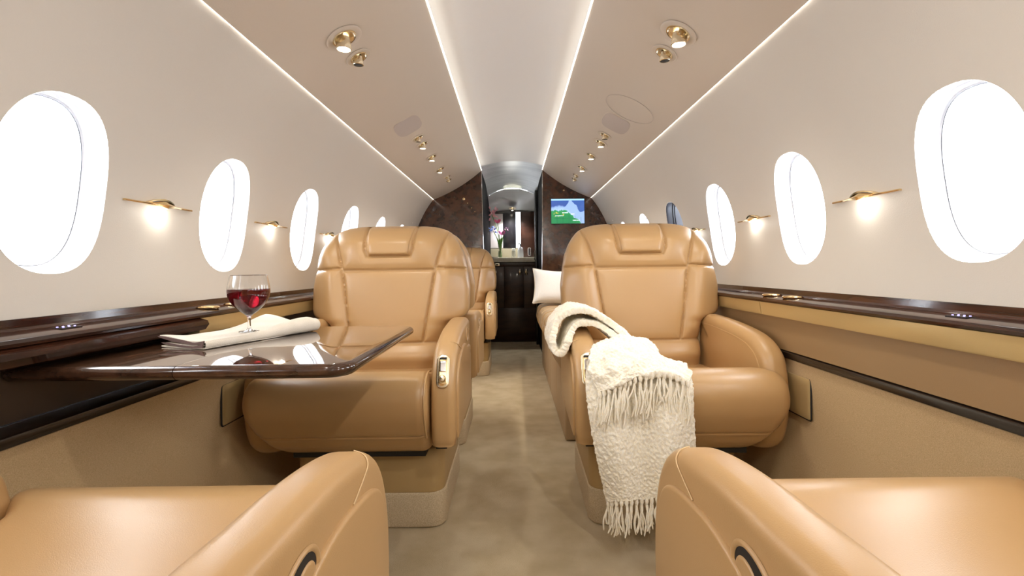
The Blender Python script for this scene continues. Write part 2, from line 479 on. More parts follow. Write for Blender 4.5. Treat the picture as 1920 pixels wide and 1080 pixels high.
lamp_disc('downlight', (.0, 5.83, 1.573), (0, -.25, -1), .032, 'small round downlight in the grey galley ceiling above the flowers', M_lamp)

gl = bpy.data.lights.new('galley_beam', 'SPOT'); gl.energy = 18; gl.spot_size = 2.2; gl.spot_blend = .6; gl.shadow_soft_size = .03
go = bpy.data.objects.new('galley_beam', gl); link(go); go.location = (0, 5.78, 1.53)
gl = bpy.data.lights.new('arch_lamp', 'POINT'); gl.energy = .35; gl.shadow_soft_size = .05; gl.color = (1, .97, .88)
go = bpy.data.objects.new('arch_lamp', gl); link(go); go.location = (0, 5.15, 1.58)
al = MB().extr(round_rect(-.10, .10, 5.44, 5.475, .02), 1.7455, 1.7485, .001, lambda u, v, w_: (u, v, w_ - .12 * u * u), 2).build('ceiling_light', mat('warm_diffuser', (1, .96, .75), .5, emis=1.3))
tag(al, 'soft warm light set in the top of the silver arch before the galley', 'light')
# counter and cabinet
t = empty('countertop', (0, YG, .915), 0, 'cream stone countertop above the dark galley cabinet', 'countertop')
MB().box(-.276, .276, -.02, .45, 0, .052, .008).build('slab', M_stone, t)
t = empty('galley_cabinet', (0, YG, 0), 0, 'dark polished wood galley cabinet at the end of the aisle', 'cabinet')
MB().box(-.277, .277, .012, .44, 0, .913).build('body', M_galley, t)
def knob(par, x, z):
    b = MB(); Mx = Matrix.Translation((x, -.004, z)) @ Matrix.Rotation(PI / 2, 4, 'X') @ Matrix.Diagonal((1.25, 2.3, 1.1, 1))
    b.lathe([(.006, 0), (.007, .008), (.014, .014), (.015, .02), (.011, .026), (.0001, .028)], 20, Mx); b.build('knob', M_cham, par)
for x0, x1, kx in ((-.275, -.105, (-.205,)), (-.101, .115, (.078,)), (.119, .275, (.150,))):
    d = MB().box(x0, x1, -.004, .010, .392, .86, .003).build('door', M_galley, t)
    for q in kx: knob(d, q, .80)
d = MB().box(-.275, .275, -.004, .010, .012, .386, .003).build('lower_panel', M_galley, t)
MB().box(-.275, .275, -.003, .010, .866, .910, .003).build('rail', M_galley, t)
lt = MB().extr(round_rect(-.212, -.152, .874, .902, .004), -.006, .0, .002, lambda u, v, w_: (u, w_, v), 2).build('latch', M_cham, t)
MB().box(-.198, -.168, -.008, -.003, .881, .895).build('latch_slot', M_dark, lt)
# tall locker column beside the counter with a slim pull
t = empty('tall_locker', (.22, YG - .22, 0), 0, 'tall black gloss locker door beside the galley counter', 'cabinet')
MB().box(.028, .058, 0, .21, 0, 1.70, .004).build('door', M_black, t)
MB().tube([(.026, -.006 + .03, .93), (.018, .02, .94), (.018, .02, 1.02), (.026, .024, 1.03)], .004, 8).build('handle', M_chrome, t)
sw = empty('switch_plate', P(992.5, 472, GY - .02), 0, 'small chrome framed switch plate above the counter end', 'switch')
b = MB()
for a in ((-.018, .018, .044, .05), (-.018, .018, -.05, -.044), (-.018, -.012, -.05, .05), (.012, .018, -.05, .05)):
    b.box(a[0], a[1], -.004, .004, a[2], a[3])
b.build('frame', M_chrome, sw); MB().box(-.012, .012, -.001, .004, -.044, .044).build('rocker', M_black, sw)

# vase, flowers, bottles on the counter
CT = .967
vx, vy = P(938, 480, 5.66).x, 5.66
v = empty('flower_vase', (vx, vy, CT), 0, 'slim clear glass vase on the galley counter', 'vase')
b = MB(); b.lathe([(.0001, .004), (.024, .004), (.022, .05), (.018, .11), (.026, .17), (.028, .175), (.020, .11), (.025, .05), (.027, 0), (.0001, 0)], 28); b.build('body', M_glass, v)
b = MB(); b.lathe([(.0001, .005), (.0215, .006), (.019, .05), (.0165, .08), (.0001, .08)], 24); b.build('water', mat('green_water', (.45, .62, .30), .1), v)
M_stem = mat('green_stem', (.16, .38, .07), .5); M_pink = mat('pink_petal', (.85, .16, .32), .6); M_pale = mat('pale_pink_petal', (.95, .50, .55), .6)
M_blue = mat('blue_petal', (.10, .22, .70), .6); M_mauve = mat('mauve_petal', (.72, .28, .50), .6)
def flower(tip, mtl, label, kind, sz=.03):
    t = empty('cut_flower', (vx, vy, CT + .02), 0, label, 'flower')
    tp = Vector(tip) - Vector((vx, vy, CT + .02)); mid = tp * .45 + Vector((0, 0, tp.z * .12))
    st = cat([(random.uniform(-.008, .008), 0, 0), (mid.x * .6, mid.y * .6, mid.z), tuple(tp)], 8)
    MB().tube(st, .0042, 6).build('stem', M_stem, t)
    b = MB(); rnd = random.Random(len(kind) * 7 + int(sz * 1000))
    npet = {'spray': 26, 'lily': 6, 'bell': 14}[kind]
    for i in range(npet):
        if kind == 'lily':
            a = 2 * PI * i / npet; d = Vector((math.cos(a), math.sin(a) * .7, .75)).normalized(); base = tp
        else:
            d = Vector((rnd.uniform(-1, 1), rnd.uniform(-1, 1), rnd.uniform(-.6, 1))).normalized(); base = tp + d * sz * rnd.uniform(.1, .9)
        L_ = sz * (1.0 if kind == 'lily' else .55)
        side = d.orthogonal().normalized(); up = d.cross(side)
        rows = []
        for k in range(5):
            s_ = k / 4; wd = L_ * .34 * math.sin(PI * (s_ * .85 + .12)); cen = base + d * L_ * s_ + up * L_ * .25 * s_ * s_
            rows.append([cen - side * wd, cen + up * -wd * .3, cen + side * wd])
        b.grid(rows)
    b.build('blossom', mtl, t, fix=False)
    b = MB()
    for i in range(2):
        a = rnd.uniform(0, 6.28); d = Vector((math.cos(a) * .35, math.sin(a) * .2, 1)).normalized(); side = d.orthogonal().normalized()
        rows = [[Vector((0, 0, .10)) + d * .13 * s_ / 4 - side * .008 * math.sin(PI * s_ / 4 + .02), Vector((0, 0, .10)) + d * .13 * s_ / 4 + side * .008 * math.sin(PI * s_ / 4 + .02)] for s_ in range(5)]
        b.grid(rows)
    b.build('leaf', M_stem, t, fix=False)
flower(P(922, 402, 5.70), M_pale, 'pale pink blossom cluster, highest flower in the glass vase', 'spray', .075)
flower(P(933, 418, 5.62), M_pink, 'bright pink tubular flower on a tall bent stem in the vase', 'lily', .055)
flower(P(925, 433, 5.66), M_blue, 'blue flower in the glass vase on the galley counter', 'bell', .06)
flower(P(941, 440, 5.64), M_mauve, 'mauve pink open flower low in the vase', 'lily', .062)
flower(P(949, 430, 5.68), M_mauve, 'slender mauve flower bud leaning towards the galley mirror', 'bell', .026)
t = empty('glass_jar', (P(963, 480, 5.72).x, 5.72, CT), 0, 'small clear jar with a pale lid on the galley counter', 'jar')
b = MB(); b.lathe([(.0001, 0), (.022, 0), (.023, .01), (.023, .07), (.017, .085), (.0001, .085)], 24); b.build('body', mat('jar_glass', (.62, .60, .5), .1, coat=1), t)
b = MB(); b.lathe([(.019, .0852), (.021, .087), (.021, .11), (.018, .115), (.0001, .115)], 24); b.build('lid', M_pillow, t)
t = empty('water_pitcher', (P(976, 480, 5.70).x, 5.70, CT), 0, 'white pitcher with dark pump top on the galley counter', 'pitcher')
b = MB(); b.lathe([(.0001, 0), (.034, 0), (.036, .02), (.034, .09), (.025, .12), (.012, .13), (.0001, .13)], 28); b.build('body', mat('white_ceramic', (.75, .78, .85), .15), t)
MB().tube([(0, 0, .131), (0, 0, .16), (-.01, -.012, .165), (-.025, -.02, .16)], .006, 8).build('pump', M_dark, t)
t = empty('tray', (P(930, 482, 5.60).x - .02, 5.60, CT), 0, 'small dark tray lying beside the vase on the galley counter', 'tray')
b = MB(); b.lathe([(.0001, .001), (.045, .001), (.055, .009), (.058, .009), (.048, 0), (.0001, 0)], 28); b.build('tray_body', M_chrome, t)

# ---------------------------------------------------------------- map screen on the bulkhead
m = bpy.data.materials.new('map_display'); m.use_nodes = True
N = m.node_tree.nodes; L = m.node_tree.links; b_ = N['Principled BSDF']
tc_ = N.new('ShaderNodeTexCoord'); mp_ = N.new('ShaderNodeMapping'); L.new(tc_.outputs['Object'], mp_.inputs[0])
sx = N.new('ShaderNodeSeparateXYZ'); L.new(mp_.outputs[0], sx.inputs[0])
def mth(op, a, b2=None, c=None):
    n = N.new('ShaderNodeMath'); n.operation = op
    for i, v_ in enumerate((a, b2, c)):
        if v_ is None: continue
        if isinstance(v_, (int, float)): n.inputs[i].default_value = v_
        else: L.new(v_, n.inputs[i])
    return n.outputs[0]
nz = N.new('ShaderNodeTexNoise'); nz.inputs['Scale'].default_value = 14; nz.inputs['Detail'].default_value = 5; L.new(mp_.outputs[0], nz.inputs['Vector'])
X_, Z_ = sx.outputs[0], sx.outputs[2]
nn = mth('MULTIPLY', mth('SUBTRACT', nz.outputs['Fac'], .5), .10)
# coast line falls to the far side; shallow water along it
hump = mth('MULTIPLY', mth('ABSOLUTE', mth('SUBTRACT', X_, -.01)), -.75)
d_ = mth('ADD', mth('ADD', mth('ADD', Z_, mth('MULTIPLY', mth('MAXIMUM', X_, 0.0), .95)), nn), .0)
r_ = N.new('ShaderNodeValToRGB'); L.new(mth('ADD', mth('MULTIPLY', d_, 3.2), .5), r_.inputs[0])
els = r_.color_ramp.elements
els[0].position = 0; els[0].color = (.012, .20, .075, 1)
els[1].position = 1; els[1].color = (.05, .12, .40, 1)
for p_, c_ in ((.42, (.02, .26, .08, 1)), (.50, (.03, .30, .10, 1)), (.52, (.42, .58, .86, 1)), (.60, (.30, .45, .78, 1)), (.66, (.045, .10, .36, 1))):
    e_ = els.new(p_); e_.color = c_
nz2 = N.new('ShaderNodeTexNoise'); nz2.inputs['Scale'].default_value = 45; L.new(mp_.outputs[0], nz2.inputs['Vector'])
hump = mth('MAXIMUM', mth('SUBTRACT', .11, mth('MULTIPLY', mth('ABSOLUTE', mth('SUBTRACT', X_, .03)), 1.3)), 0.0)
sh_ = mth('MULTIPLY', mth('LESS_THAN', mth('SUBTRACT', mth('ADD', Z_, nn), hump), .0), mth('GREATER_THAN', d_, .012))
shm = N.new('ShaderNodeMix'); shm.data_type = 'RGBA'; L.new(sh_, shm.inputs[0]); L.new(r_.outputs[0], shm.inputs[6]); shm.inputs[7].default_value = (.33, .48, .80, 1)
yel = mth('MULTIPLY', mth('GREATER_THAN', nz2.outputs['Fac'], .58), mth('LESS_THAN', d_, -.01))
yel = mth('MULTIPLY', yel, mth('LESS_THAN', X_, -.03)); yel = mth('MULTIPLY', yel, mth('GREATER_THAN', Z_, -.05))
mix = N.new('ShaderNodeMix'); mix.data_type = 'RGBA'; L.new(yel, mix.inputs[0]); L.new(shm.outputs[2], mix.inputs[6]); mix.inputs[7].default_value = (.55, .50, .08, 1)
top = mth('GREATER_THAN', Z_, .098)
mix2 = N.new('ShaderNodeMix'); mix2.data_type = 'RGBA'; L.new(top, mix2.inputs[0]); L.new(mix.outputs[2], mix2.inputs[6]); mix2.inputs[7].default_value = (.38, .66, .90, 1)
b_.inputs['Base Color'].default_value = (.01, .01, .01, 1); b_.inputs['Roughness'].default_value = .15
L.new(mix2.outputs[2], b_.inputs['Emission Color']); b_.inputs['Emission Strength'].default_value = .85
sc_ = P(1064.5, 396, YB - .006)
t = empty('map_screen', sc_, 0, 'flat screen showing a green and blue map on the wood bulkhead', 'screen')
MB().box(-.158, .158, -.002, .006, -.119, .119, .003).build('bezel', M_black, t)
MB().box(-.152, .152, -.0035, -.001, -.113, .113).build('display', m, t)
# small writing and route marks on the map
wt = mat('map_white', (.85, .92, 1), .5, emis=.8); b = MB()
for (x, z, n_) in ((-.115, -.045, 7), (-.05, -.018, 5), (.045, -.088, 6), (.03, -.03, 3)):
    for i in range(n_): b.box(x + i * .011, x + i * .011 + .007, -.0045, -.0034, z, z + .007)
b.build('map_writing', wt, t)['kind'] = 'stuff'
b = MB()
for i in range(5):
    a = -.10 + i * .055; b.box(a, a + .0018, -.0042, -.0034, -.11, -.02 - i * .008, M=Matrix.Rotation(.0, 4, 'Y'))
b.box(-.13, .09, -.0042, -.0034, -.066, -.0645); b.build('map_roads', mat('map_road', (.01, .08, .06), .5, emis=.3), t)
# little brass buttons on the table-side bulkhead
for i, (px, py, r) in enumerate(((869.5, 373, .012), (877, 381, .006), (884.5, 390, .006), (890.5, 397, .006), (1057, 357, .008))):
    t = MB().lathe([(.0001, .008), (r * .7, .007), (r, .004), (r, 0)], 16, Matrix.Rotation(PI / 2, 4, 'X')).build('wall_button', M_brass)
    t.location = P(px, py, YB - .0005)
    tag(t, ['round brass button, uppermost on the bulkhead behind the table', 'tiny brass stud just below the round brass button', 'tiny brass stud third in the slanting row on the bulkhead', 'tiny brass stud lowest in the slanting row on the bulkhead', 'brass stud above the map screen'][i], 'button')

# ---------------------------------------------------------------- ceiling fittings
def on_panel(px, py):
    ua, ub = unroll(px, py); sg = 1 if ua > 0 else -1; k = ub / abs(ua)
    lo, hi = 0.0, 1.0
    for _ in range(40):
        mid = (lo + hi) / 2; x, z = pan(mid)
        if (z - H) / x < k: lo = mid
        else: hi = mid
    x, z = pan(lo); x2, z2 = pan(min(1, lo + .01)); tx, tz = x2 - x, z2 - z; l = math.hypot(tx, tz)
    Y = x * F / abs(ua)
    # a normal pointing into the cabin
    nrm = Vector((sg * tz / l, 0, -tx / l)); 
    if nrm.z > 0: nrm = -nrm
    return Vector((sg * x, Y, z)), nrm
fit = [  # px, py, radius, nozzle?, label
 (645, 71, .039, 0, 'lit brass reading light in the ceiling, nearest on the table side'),
 (672, 107, .030, 1, 'brass air nozzle beside the nearest ceiling light on the table side'),
 (784, 258, .027, 1, 'brass air nozzle next to the table side ceiling speaker'),
 (793, 270, .030, 0, 'reading light just beyond the air nozzle by the table side speaker'),
 (810, 294, .030, 0, 'reading light midway between the table side speaker and the bulkhead'),
 (825, 317, .030, 0, 'reading light second from the bulkhead over the far table side seats'),
 (839, 331, .024, 1, 'upper air nozzle of the pair nearest the bulkhead, table side'),
 (841, 337, .024, 1, 'air nozzle closest to the bulkhead on the table side ceiling'),
 (1272, 62, .039, 0, 'lit brass reading light in the ceiling, nearest on the blanket side'),
 (1246, 99, .030, 1, 'brass air nozzle beside the nearest ceiling light on the blanket side'),
 (1134, 253, .027, 1, 'brass air nozzle next to the blanket side ceiling speaker'),
 (1126, 267, .030, 0, 'reading light just beyond the air nozzle by the blanket side speaker'),
 (1108, 291, .030, 0, 'reading light midway between the blanket side speaker and the bulkhead'),
 (1091, 314, .030, 0, 'reading light second from the bulkhead over the sofa'),
 (1080, 328, .024, 1, 'upper air nozzle of the pair nearest the bulkhead, map screen side'),
 (1077, 335, .024, 1, 'air nozzle closest to the bulkhead above the map screen')]
for px, py, r, hole, lab in fit:
    p, n = on_panel(px, py)
    lamp_disc('air_nozzle' if hole else 'reading_light', p + n * .0005, n, r, lab, M_lamp, 'vent' if hole else 'light', bool(hole))
    if not hole:
        sl = bpy.data.lights.new('reading_beam', 'SPOT'); sl.energy = 8; sl.spot_size = 1.9; sl.spot_blend = .8; sl.color = (1, .92, .80); sl.shadow_soft_size = .02
        so = bpy.data.objects.new('reading_beam', sl); link(so); so.location = p + Vector((0, 0, -.04))
# same fittings added out of view overhead and aft, beams tilted to brighten fronts
for sd, tx in ((-1, 'table'), (1, 'blanket')):
    for Y, pos in ((.42, 'over the nearest seat'), (-.62, 'farthest aft')):
        x, z = pan(.60); x2, z2 = pan(.61); n = Vector((sd * (z2 - z), 0, -(x2 - x)) if False else (-sd * abs(z2 - z), 0, -abs(x2 - x))).normalized()
        lamp_disc('reading_light', Vector((sd * x, Y, z)) + n * .0005, n, .034, 'unseen brass reading light added in the %s side ceiling, %s' % (tx, pos), M_lamp)
        sl = bpy.data.lights.new('reading_beam', 'SPOT'); sl.energy = 6 if sd < 0 else 11; sl.spot_size = 2.1; sl.spot_blend = .8; sl.color = (1, .93, .82); sl.shadow_soft_size = .02
        so = bpy.data.objects.new('reading_beam', sl); link(so); so.location = (sd * x, Y, z - .045); so.rotation_euler = (math.radians(35), 0, 0)
for px, py, lab in ((765, 237, 'rounded grey speaker grille in the table side ceiling panel'), (1154, 232, 'rounded grey speaker grille in the blanket side ceiling panel')):
    p, n = on_panel(px, py)
    t = empty('ceiling_speaker', p, 0, lab, 'speaker'); sg = 1 if p.x > 0 else -1
    def onp(u, v, w_):
        # u across the panel (towards the centre), v along Y: follow the panel's curve
        x0 = abs(p.x) - u; lo, hi = 0., 1.
        for _ in range(30):
            mid = (lo + hi) / 2
            if pan(mid)[0] > x0: lo = mid
            else: hi = mid
        x, z = pan(lo); return (sg * x - p.x, v, z - w_ - p.z)
    o_ = [(.062 * math.copysign(abs(math.cos(a)) ** .45, math.cos(a)), .105 * math.copysign(abs(math.sin(a)) ** .75, math.sin(a))) for a in [2 * PI * i / 64 for i in range(64)]]
    MB().extr(o_, -.004, .0035, .0012, onp, 3).build('grille', M_speaker, t)
    MB().extr([(a * 1.03, b * 1.03) for a, b in o_], -.004, .0012, .0005, onp, 2).build('rim', M_panel, t)
# removable round cover seam near the blanket side speaker
p, n = on_panel(1180, 205)
t = empty('access_cover', p + n * .0005, 0, 'faint round cover outline in the ceiling near the blanket side speaker', 'cover')
t.rotation_mode = 'QUATERNION'; t.rotation_quaternion = n.to_track_quat('Z', 'Y')
b = MB(); b.lathe([(.118, 0), (.118, .0012), (.1165, .0012), (.1165, 0)], 64); b.build('rim', M_speaker, t)

# ---------------------------------------------------------------- brass wall lights between the windows
names = ['closest to the camera', 'second along the row', 'third along the row', 'fourth along the row', 'fifth along the row']
def sconce(sd, Y, lab):
    x, _, z = wp(sd, Y, math.radians(7.4), 0)
    t = empty('wall_light', (x, Y, z), 0, lab, 'light', 'brass wall lights between the windows')
    # local: +x into the cabin
    s = -sd; a = .0
    def diamond(y): return .0028 + .0078 * max(0, 1 - abs(y) / .055) ** 1.2
    b = MB(); rows = []
    for i in range(41):
        y = -.118 + .236 * i / 40; h_ = diamond(y); d = .010 + .017 * max(0, 1 - abs(y) / .075)
        rows.append([(s * .001, y, h_ * .7), (s * d * .7, y, h_ * .9), (s * d, y, 0), (s * d * .8, y, -h_ * .8), (s * .001, y, -h_ * .7), (s * .001, y, h_ * .7)])
    b.grid(rows); n = len(rows[0]) - 1
    b.add(rows[0][:-1], [tuple(range(n))]); b.add(rows[-1][:-1], [tuple(range(n))]); b.build('bar', M_brass, t, smooth=25)
    b = MB(); rows = []
    for i in range(25):
        y = -.05 + .10 * i / 24; d = .012 + .011 * (1 - (y / .05) ** 2)
        rows.append([(s * .001, y, .012 * (1 - (y / .05) ** 2) + .003), (s * d * .8, y, .0125 * (1 - (y / .05) ** 2) + .003), (s * d * .8, y, .010 * (1 - (y / .05) ** 2) + .001), (s * .001, y, .009 * (1 - (y / .05) ** 2) + .001), (s * .001, y, .012 * (1 - (y / .05) ** 2) + .003)])
    b.grid(rows); b.build('top_fin', M_brass, t, smooth=25)
    b = MB(); b.lathe([(.0001, -.0105), (.007, -.0102), (.008, -.007)], 20, Matrix.Translation((s * .012, 0, 0))); b.build('lens', M_lamp, t)
    pl = bpy.data.lights.new('wall_lamp', 'POINT'); pl.energy = .10; pl.shadow_soft_size = .008; pl.color = (1, .95, .88)
    po = bpy.data.objects.new('wall_lamp', pl); link(po); po.location = (x + s * .022, Y, z - .024)
for sd, tx in ((-1, 'table'), (1, 'blanket')):
    for i in range(4):
        sconce(sd, 1.2555 + PITCH * i, 'brass bow shaped wall light with lit lens, %s side, %s' % (tx, names[i]))

# ---------------------------------------------------------------- armchairs
# local frame: front faces -Y, cushion front at y 0; aisle side is +x times s
W_TAB0 = [(.44, .222), (.56, .232), (.628, .238), (.642, .262), (.655, .296), (.68, .306), (.77, .309), (.85, .299), (.90, .290), (.943, .274), (.97, .259), (1.0, .236), (1.015, .212), (1.026, .178), (1.032, .135), (1.036, .06)]
W_TAB = [(z, x * (1 + .05 * sstep(.63, .66, z))) for z, x in W_TAB0]
def smooth_w(z):
    return sum(lerp_tab(W_TAB, z + d) for d in (-.008, -.004, 0, .004, .008)) / 5 if z < 1.0 else lerp_tab(W_TAB, z)
def seg_dist(px, pz, a, b):
    ax, az = a; bx, bz = b; dx, dz = bx - ax, bz - az
    t = max(0, min(1, ((px - ax) * dx + (pz - az) * dz) / (dx * dx + dz * dz)))
    return math.hypot(px - ax - dx * t, pz - az - dz * t)
VS = cat([(.232, 1.0), (.214, .95), (.188, .845), (.168, .72), (.150, .60), (.142, .556)], 4)
SEAMS = [VS, [(-x, z) for x, z in VS], [(-.186, .846), (.186, .846)], [(.188, .856), (.33, .846)], [(-.188, .856), (-.33, .846)], [(-.33, .556), (.33, .556)],
         [(-.104, 1.04), (-.097, .93), (-.085, .903), (.085, .903), (.097, .93), (.104, 1.04)]]
def dist_seams(x, z):
    return min(seg_dist(x, z, a, b) for s_ in SEAMS for a, b in zip(s_, s_[1:]))
def back_center(z): return .545 + .085 * (z - .5) / .53 + .02 * sstep(.95, 1.04, z)
def back_front(u, z):
    """front surface y for u in -1..1 across the back"""
    hw = smooth_w(z); df = .085 * math.sqrt(max(0, 1 - max(0, (z - .955) / .08) ** 2))
    n = 3.2; y = back_center(z) - df * (1 - abs(u) ** n) ** (1 / n)
    x = hw * u
    # bolstered wings and a hollow middle panel
    vx = lerp_tab([(.556, .142), (.60, .150), (.72, .168), (.845, .188), (.95, .214), (1.0, .232), (1.04, .25)], z)
    if z > .556: y -= .022 * math.exp(-((abs(x) - vx - .055) / .045) ** 2) * sstep(.56, .62, z) * (1 - sstep(.90, 1.0, z))
    y -= .012 * math.exp(-((z - .93) / .06) ** 2) * (1 - sstep(.15, .22, abs(x)))
    if z < .556: y -= .020 * math.exp(-((z - .505) / .035) ** 2)
    d = dist_seams(x, z)
    y += .010 * math.exp(-(d / .0046) ** 2) + .006 * math.exp(-(d / .020) ** 2)
    return y
_cache = {}
def back_mesh():
    mb = MB(); NF, NB = 180, 30; rows = []
    zs = [.44 + (.955 - .44) * i / 130 for i in range(130)] + [.955 + .079 * math.sin(i / 26 * PI / 2) for i in range(27)]
    for z in zs:
        hw = smooth_w(z); row = []
        for i in range(NF + 1):
            t = -1 + 2 * i / NF; u = .35 * t + .65 * math.sin(t * PI / 2)
            row.append((hw * u, back_front(max(-1, min(1, u)), z), z))
        db = .075 * math.sqrt(max(0, 1 - max(0, (z - .955) / .08) ** 2)) ; yc = back_center(z)
        for i in range(1, NB):
            a = PI * i / NB; c, s_ = math.cos(a), math.sin(a)
            row.append((hw * math.copysign(abs(c) ** .6, c), yc + db * s_ ** .6, z))
        row.append(row[0]); rows.append(row)
    mb.grid(rows)
    n = len(rows[0]) - 1
    mb.add(rows[0][:-1], [tuple(range(n))]); mb.add(rows[-1][:-1], [tuple(range(n))])
    return mb
def headrest_mesh():
    mb = MB(); nx, nz = 60, 44; rows = []
    for j in range(nz + 1):
        v = j / nz; z = .908 + (1.024 - .908) * v; hw = (.080 + .016 * v)
        row = []
        for i in range(nx + 1):
            u = -1 + 2 * i / nx; U = math.copysign(1 - (1 - abs(u)) ** 1.25, u); x = hw * U
            e = (1 - abs(U) ** 10) * (1 - (1 - min(1, v / .5)) ** 12) * (1 - (max(0, v - .75) / .25) ** 4 * .9)
            hwz = smooth_w(z); yy = back_front(x / hwz, z)
            df = .085 * math.sqrt(max(0, 1 - max(0, (z - .955) / .08) ** 2))
            base = back_center(z) - df * (1 - abs(x / hwz) ** 3.2) ** (1 / 3.2) - .012 * math.exp(-((z - .93) / .06) ** 2)
            row.append((x * (1 - .0 * v), base + .010 - .017 * max(0, e) ** .35, z + .006 * max(0, e) ** .4 * sstep(.7, 1, v)))
        rows.append(row)
    return mb.grid(rows)

ARM = [(.030, .315), (.020, .36), (.018, .42), (.024, .48), (.044, .535), (.082, .585), (.145, .618), (.26, .642), (.38, .652), (.50, .655), (.535, .64), (.545, .58), (.545, .42), (.54, .34), (.51, .315), (.28, .308), (.06, .305)]
ARM_S = cat(ARM, 6, True)
PAN = cat([(.062, .335), (.060, .42), (.066, .48), (.088, .530), (.13, .558), (.20, .575), (.27, .583), (.34, .575), (.38, .556), (.44, .552), (.49, .545), (.505, .50), (.505, .36), (.48, .335), (.28, .332), (.09, .325)], 5, True)
WARM = cat([(.062, .52), (.085, .575), (.15, .618), (.26, .642), (.40, .654), (.53, .65), (.56, .60), (.56, .34), (.53, .26), (.35, .24), (.18, .245), (.10, .28), (.066, .34), (.052, .43)], 6, True)
CUSH = cat([(.50, .30), (.505, .44), (.46, .458), (.35, .466), (.22, .490), (.12, .520), (.075, .529), (.032, .520), (.000, .494), (-.014, .455), (-.008, .408), (.014, .362), (.0255, .3445), (.0315, .341), (.032, .335), (.039, .326), (.062, .296), (.105, .270), (.20, .262), (.40, .272)], 7, True)
def chair_parts(s, dark=False, oy=.405, oz=.598, os=1.0):
    """one armchair prototype; s=+1 puts the aisle arm at +x"""
    lt = M_leather
    t = empty('armchair')
    mb = MB(); mb.extr(CUSH, -.252, .244, .034, lambda u, v, w_: (s * (w_ * (1 + (.235 if w_ < 0 else .0) * (1 - sstep(.035, .115, u))) * (1 - (.16 if w_ < 0 else 0) * (1 - sstep(.24, .44, v)) * sstep(-.05, .25, -w_))), u, v), 7)
    c = mb.build('seat', lt, t, smooth=50)
    pp = [q for q in CUSH if q[0] < .12 and .335 < q[1]]
    MB().tube([(s * .2375, u - .0035, v + .001) for u, v in pp], .0032, 6).build('piping', lt, c)
    bk = back_mesh()
    if s < 0: bk.v = [(-x, y, z) for x, y, z in bk.v]
    b = bk.build('backrest', lt, t, smooth=70)
    headrest_mesh().build('headrest', lt, t, smooth=70)
    a = MB().extr(ARM_S, .250, .325, .024, lambda u, v, w_: (s * w_, u, v), 6).build('armrest', lt, t, smooth=50)
    MB().extr(PAN, .316, .3315, .006, lambda u, v, w_: (s * w_, u, v), 4).build('side_panel', lt, a, smooth=50)
    # oval recline pull in the side
    ov = [(oy + .034 * os * math.cos(q), oz + .0235 * os * math.sin(q)) for q in [2 * PI * i / 36 for i in range(36)]]
    rg = MB(); n = 36; vs = []
    for sc, w_ in ((1.15, .3255), (1.08, .3285), (.98, .3285), (.92, .3265)):
        vs += [(s * w_, oy + (p[0] - oy) * sc, oz + (p[1] - oz) * sc) for p in ov]
    rg.add(vs, [(k * n + i, k * n + (i + 1) % n, (k + 1) * n + (i + 1) % n, (k + 1) * n + i) for k in range(3) for i in range(n)])
    pul = rg.build('recline_pull', lt, a, smooth=60)
    ia = MB(); ia.extr([(oy + (p[0] - oy) * .93, oz + (p[1] - oz) * .93) for p in ov], .318, .3264, .001, lambda u, v, w_: (s * w_, u, v), 2)
    ia.build('pull_cup', M_dark if dark else lt, pul, smooth=50)
    if dark:
        MB().extr([(oy - .010 + .0215 * math.cos(q), oz - .004 + .0165 * math.sin(q)) for q in [2 * PI * i / 28 for i in range(28)]], .319, .3285, .004, lambda u, v, w_: (s * w_, u, v), 4).build('pull_lever', lt, pul, smooth=50)
    stp = [(s * .300, .128, .6135), (s * .316, .132, .6095), (s * .3252, .142, .600), (s * .3262, .165, .590), (s * .3266, .205, .5775)]
    MB().tube(cat(stp, 5), .0010, 5).build('stitching', M_stitch, a)
    # control plate on the arm front
    cy, cz = .0415, .537; ty, tz = .040, .1045; l = math.hypot(ty, tz); ty /= l; tz /= l
    def plate(u, v, w_): return (s * (.287 + u), cy + ty * v - tz * w_, cz + tz * v + ty * w_)
    prc = round_rect(-.0195, .0195, -.052, .050, .017)
    cp = MB().extr(prc, -.02, .0035, .002, plate, 3).build('control_plate', M_cham, a, smooth=45)
    MB().extr(round_rect(-.0135, .0135, -.045, .043, .012), .0, .0042, .0008, plate, 2).build('plate_inset', M_brass, cp)
    MB().extr(round_rect(-.011, .011, .034, .041, .002), .0, .005, .0005, plate, 2).build('slot', M_dark, cp)
    MB().extr(round_rect(-.010, .010, -.004, .030, .003), .0, .0062, .0015, plate, 2).build('switch_pad', M_chrome, cp)
    kb = MB(); n = 24
    prk = [(.0105, .0), (.0105, .008), (.008, .012), (.0001, .013)]
    vs = []
    for r, w_ in prk:
        for i in range(n): q = 2 * PI * i / n; vs.append(plate(r * math.cos(q), -.024 + r * math.sin(q), w_ + .004))
    kb.add(vs, [(k * n + i, k * n + (i + 1) % n, (k + 1) * n + (i + 1) % n, (k + 1) * n + i) for k in range(3) for i in range(n)])
    kb.build('button', M_cham, cp)
    # window side arm, flaring out towards the front
    def wmap(u, v, w_): return (-s * (w_ + .030 * (1 - sstep(.05, .40, u)) * 1.0), u, v)
    wa = MB().extr(WARM, .238, .312, .030, wmap, 6).build('armrest', lt, t, smooth=50)
    seam = [q for q in cat([(.105, .36), (.098, .47), (.120, .545), (.175, .585), (.27, .607), (.40, .618), (.53, .618)], 6)]
    MB().tube([(-s * (.2402 + .030 * (1 - sstep(.05, .40, u))), u, v) for u, v in seam], .0035, 6).build('piping', lt, wa)
    # pedestal
    MB().extr(round_rect(-.22, .268, .15, .62, .05, 8), .112, .262, .008, lambda u, v, w_: (s * u, v, w_), 3).build('base', M_leather_b, t, smooth=50)
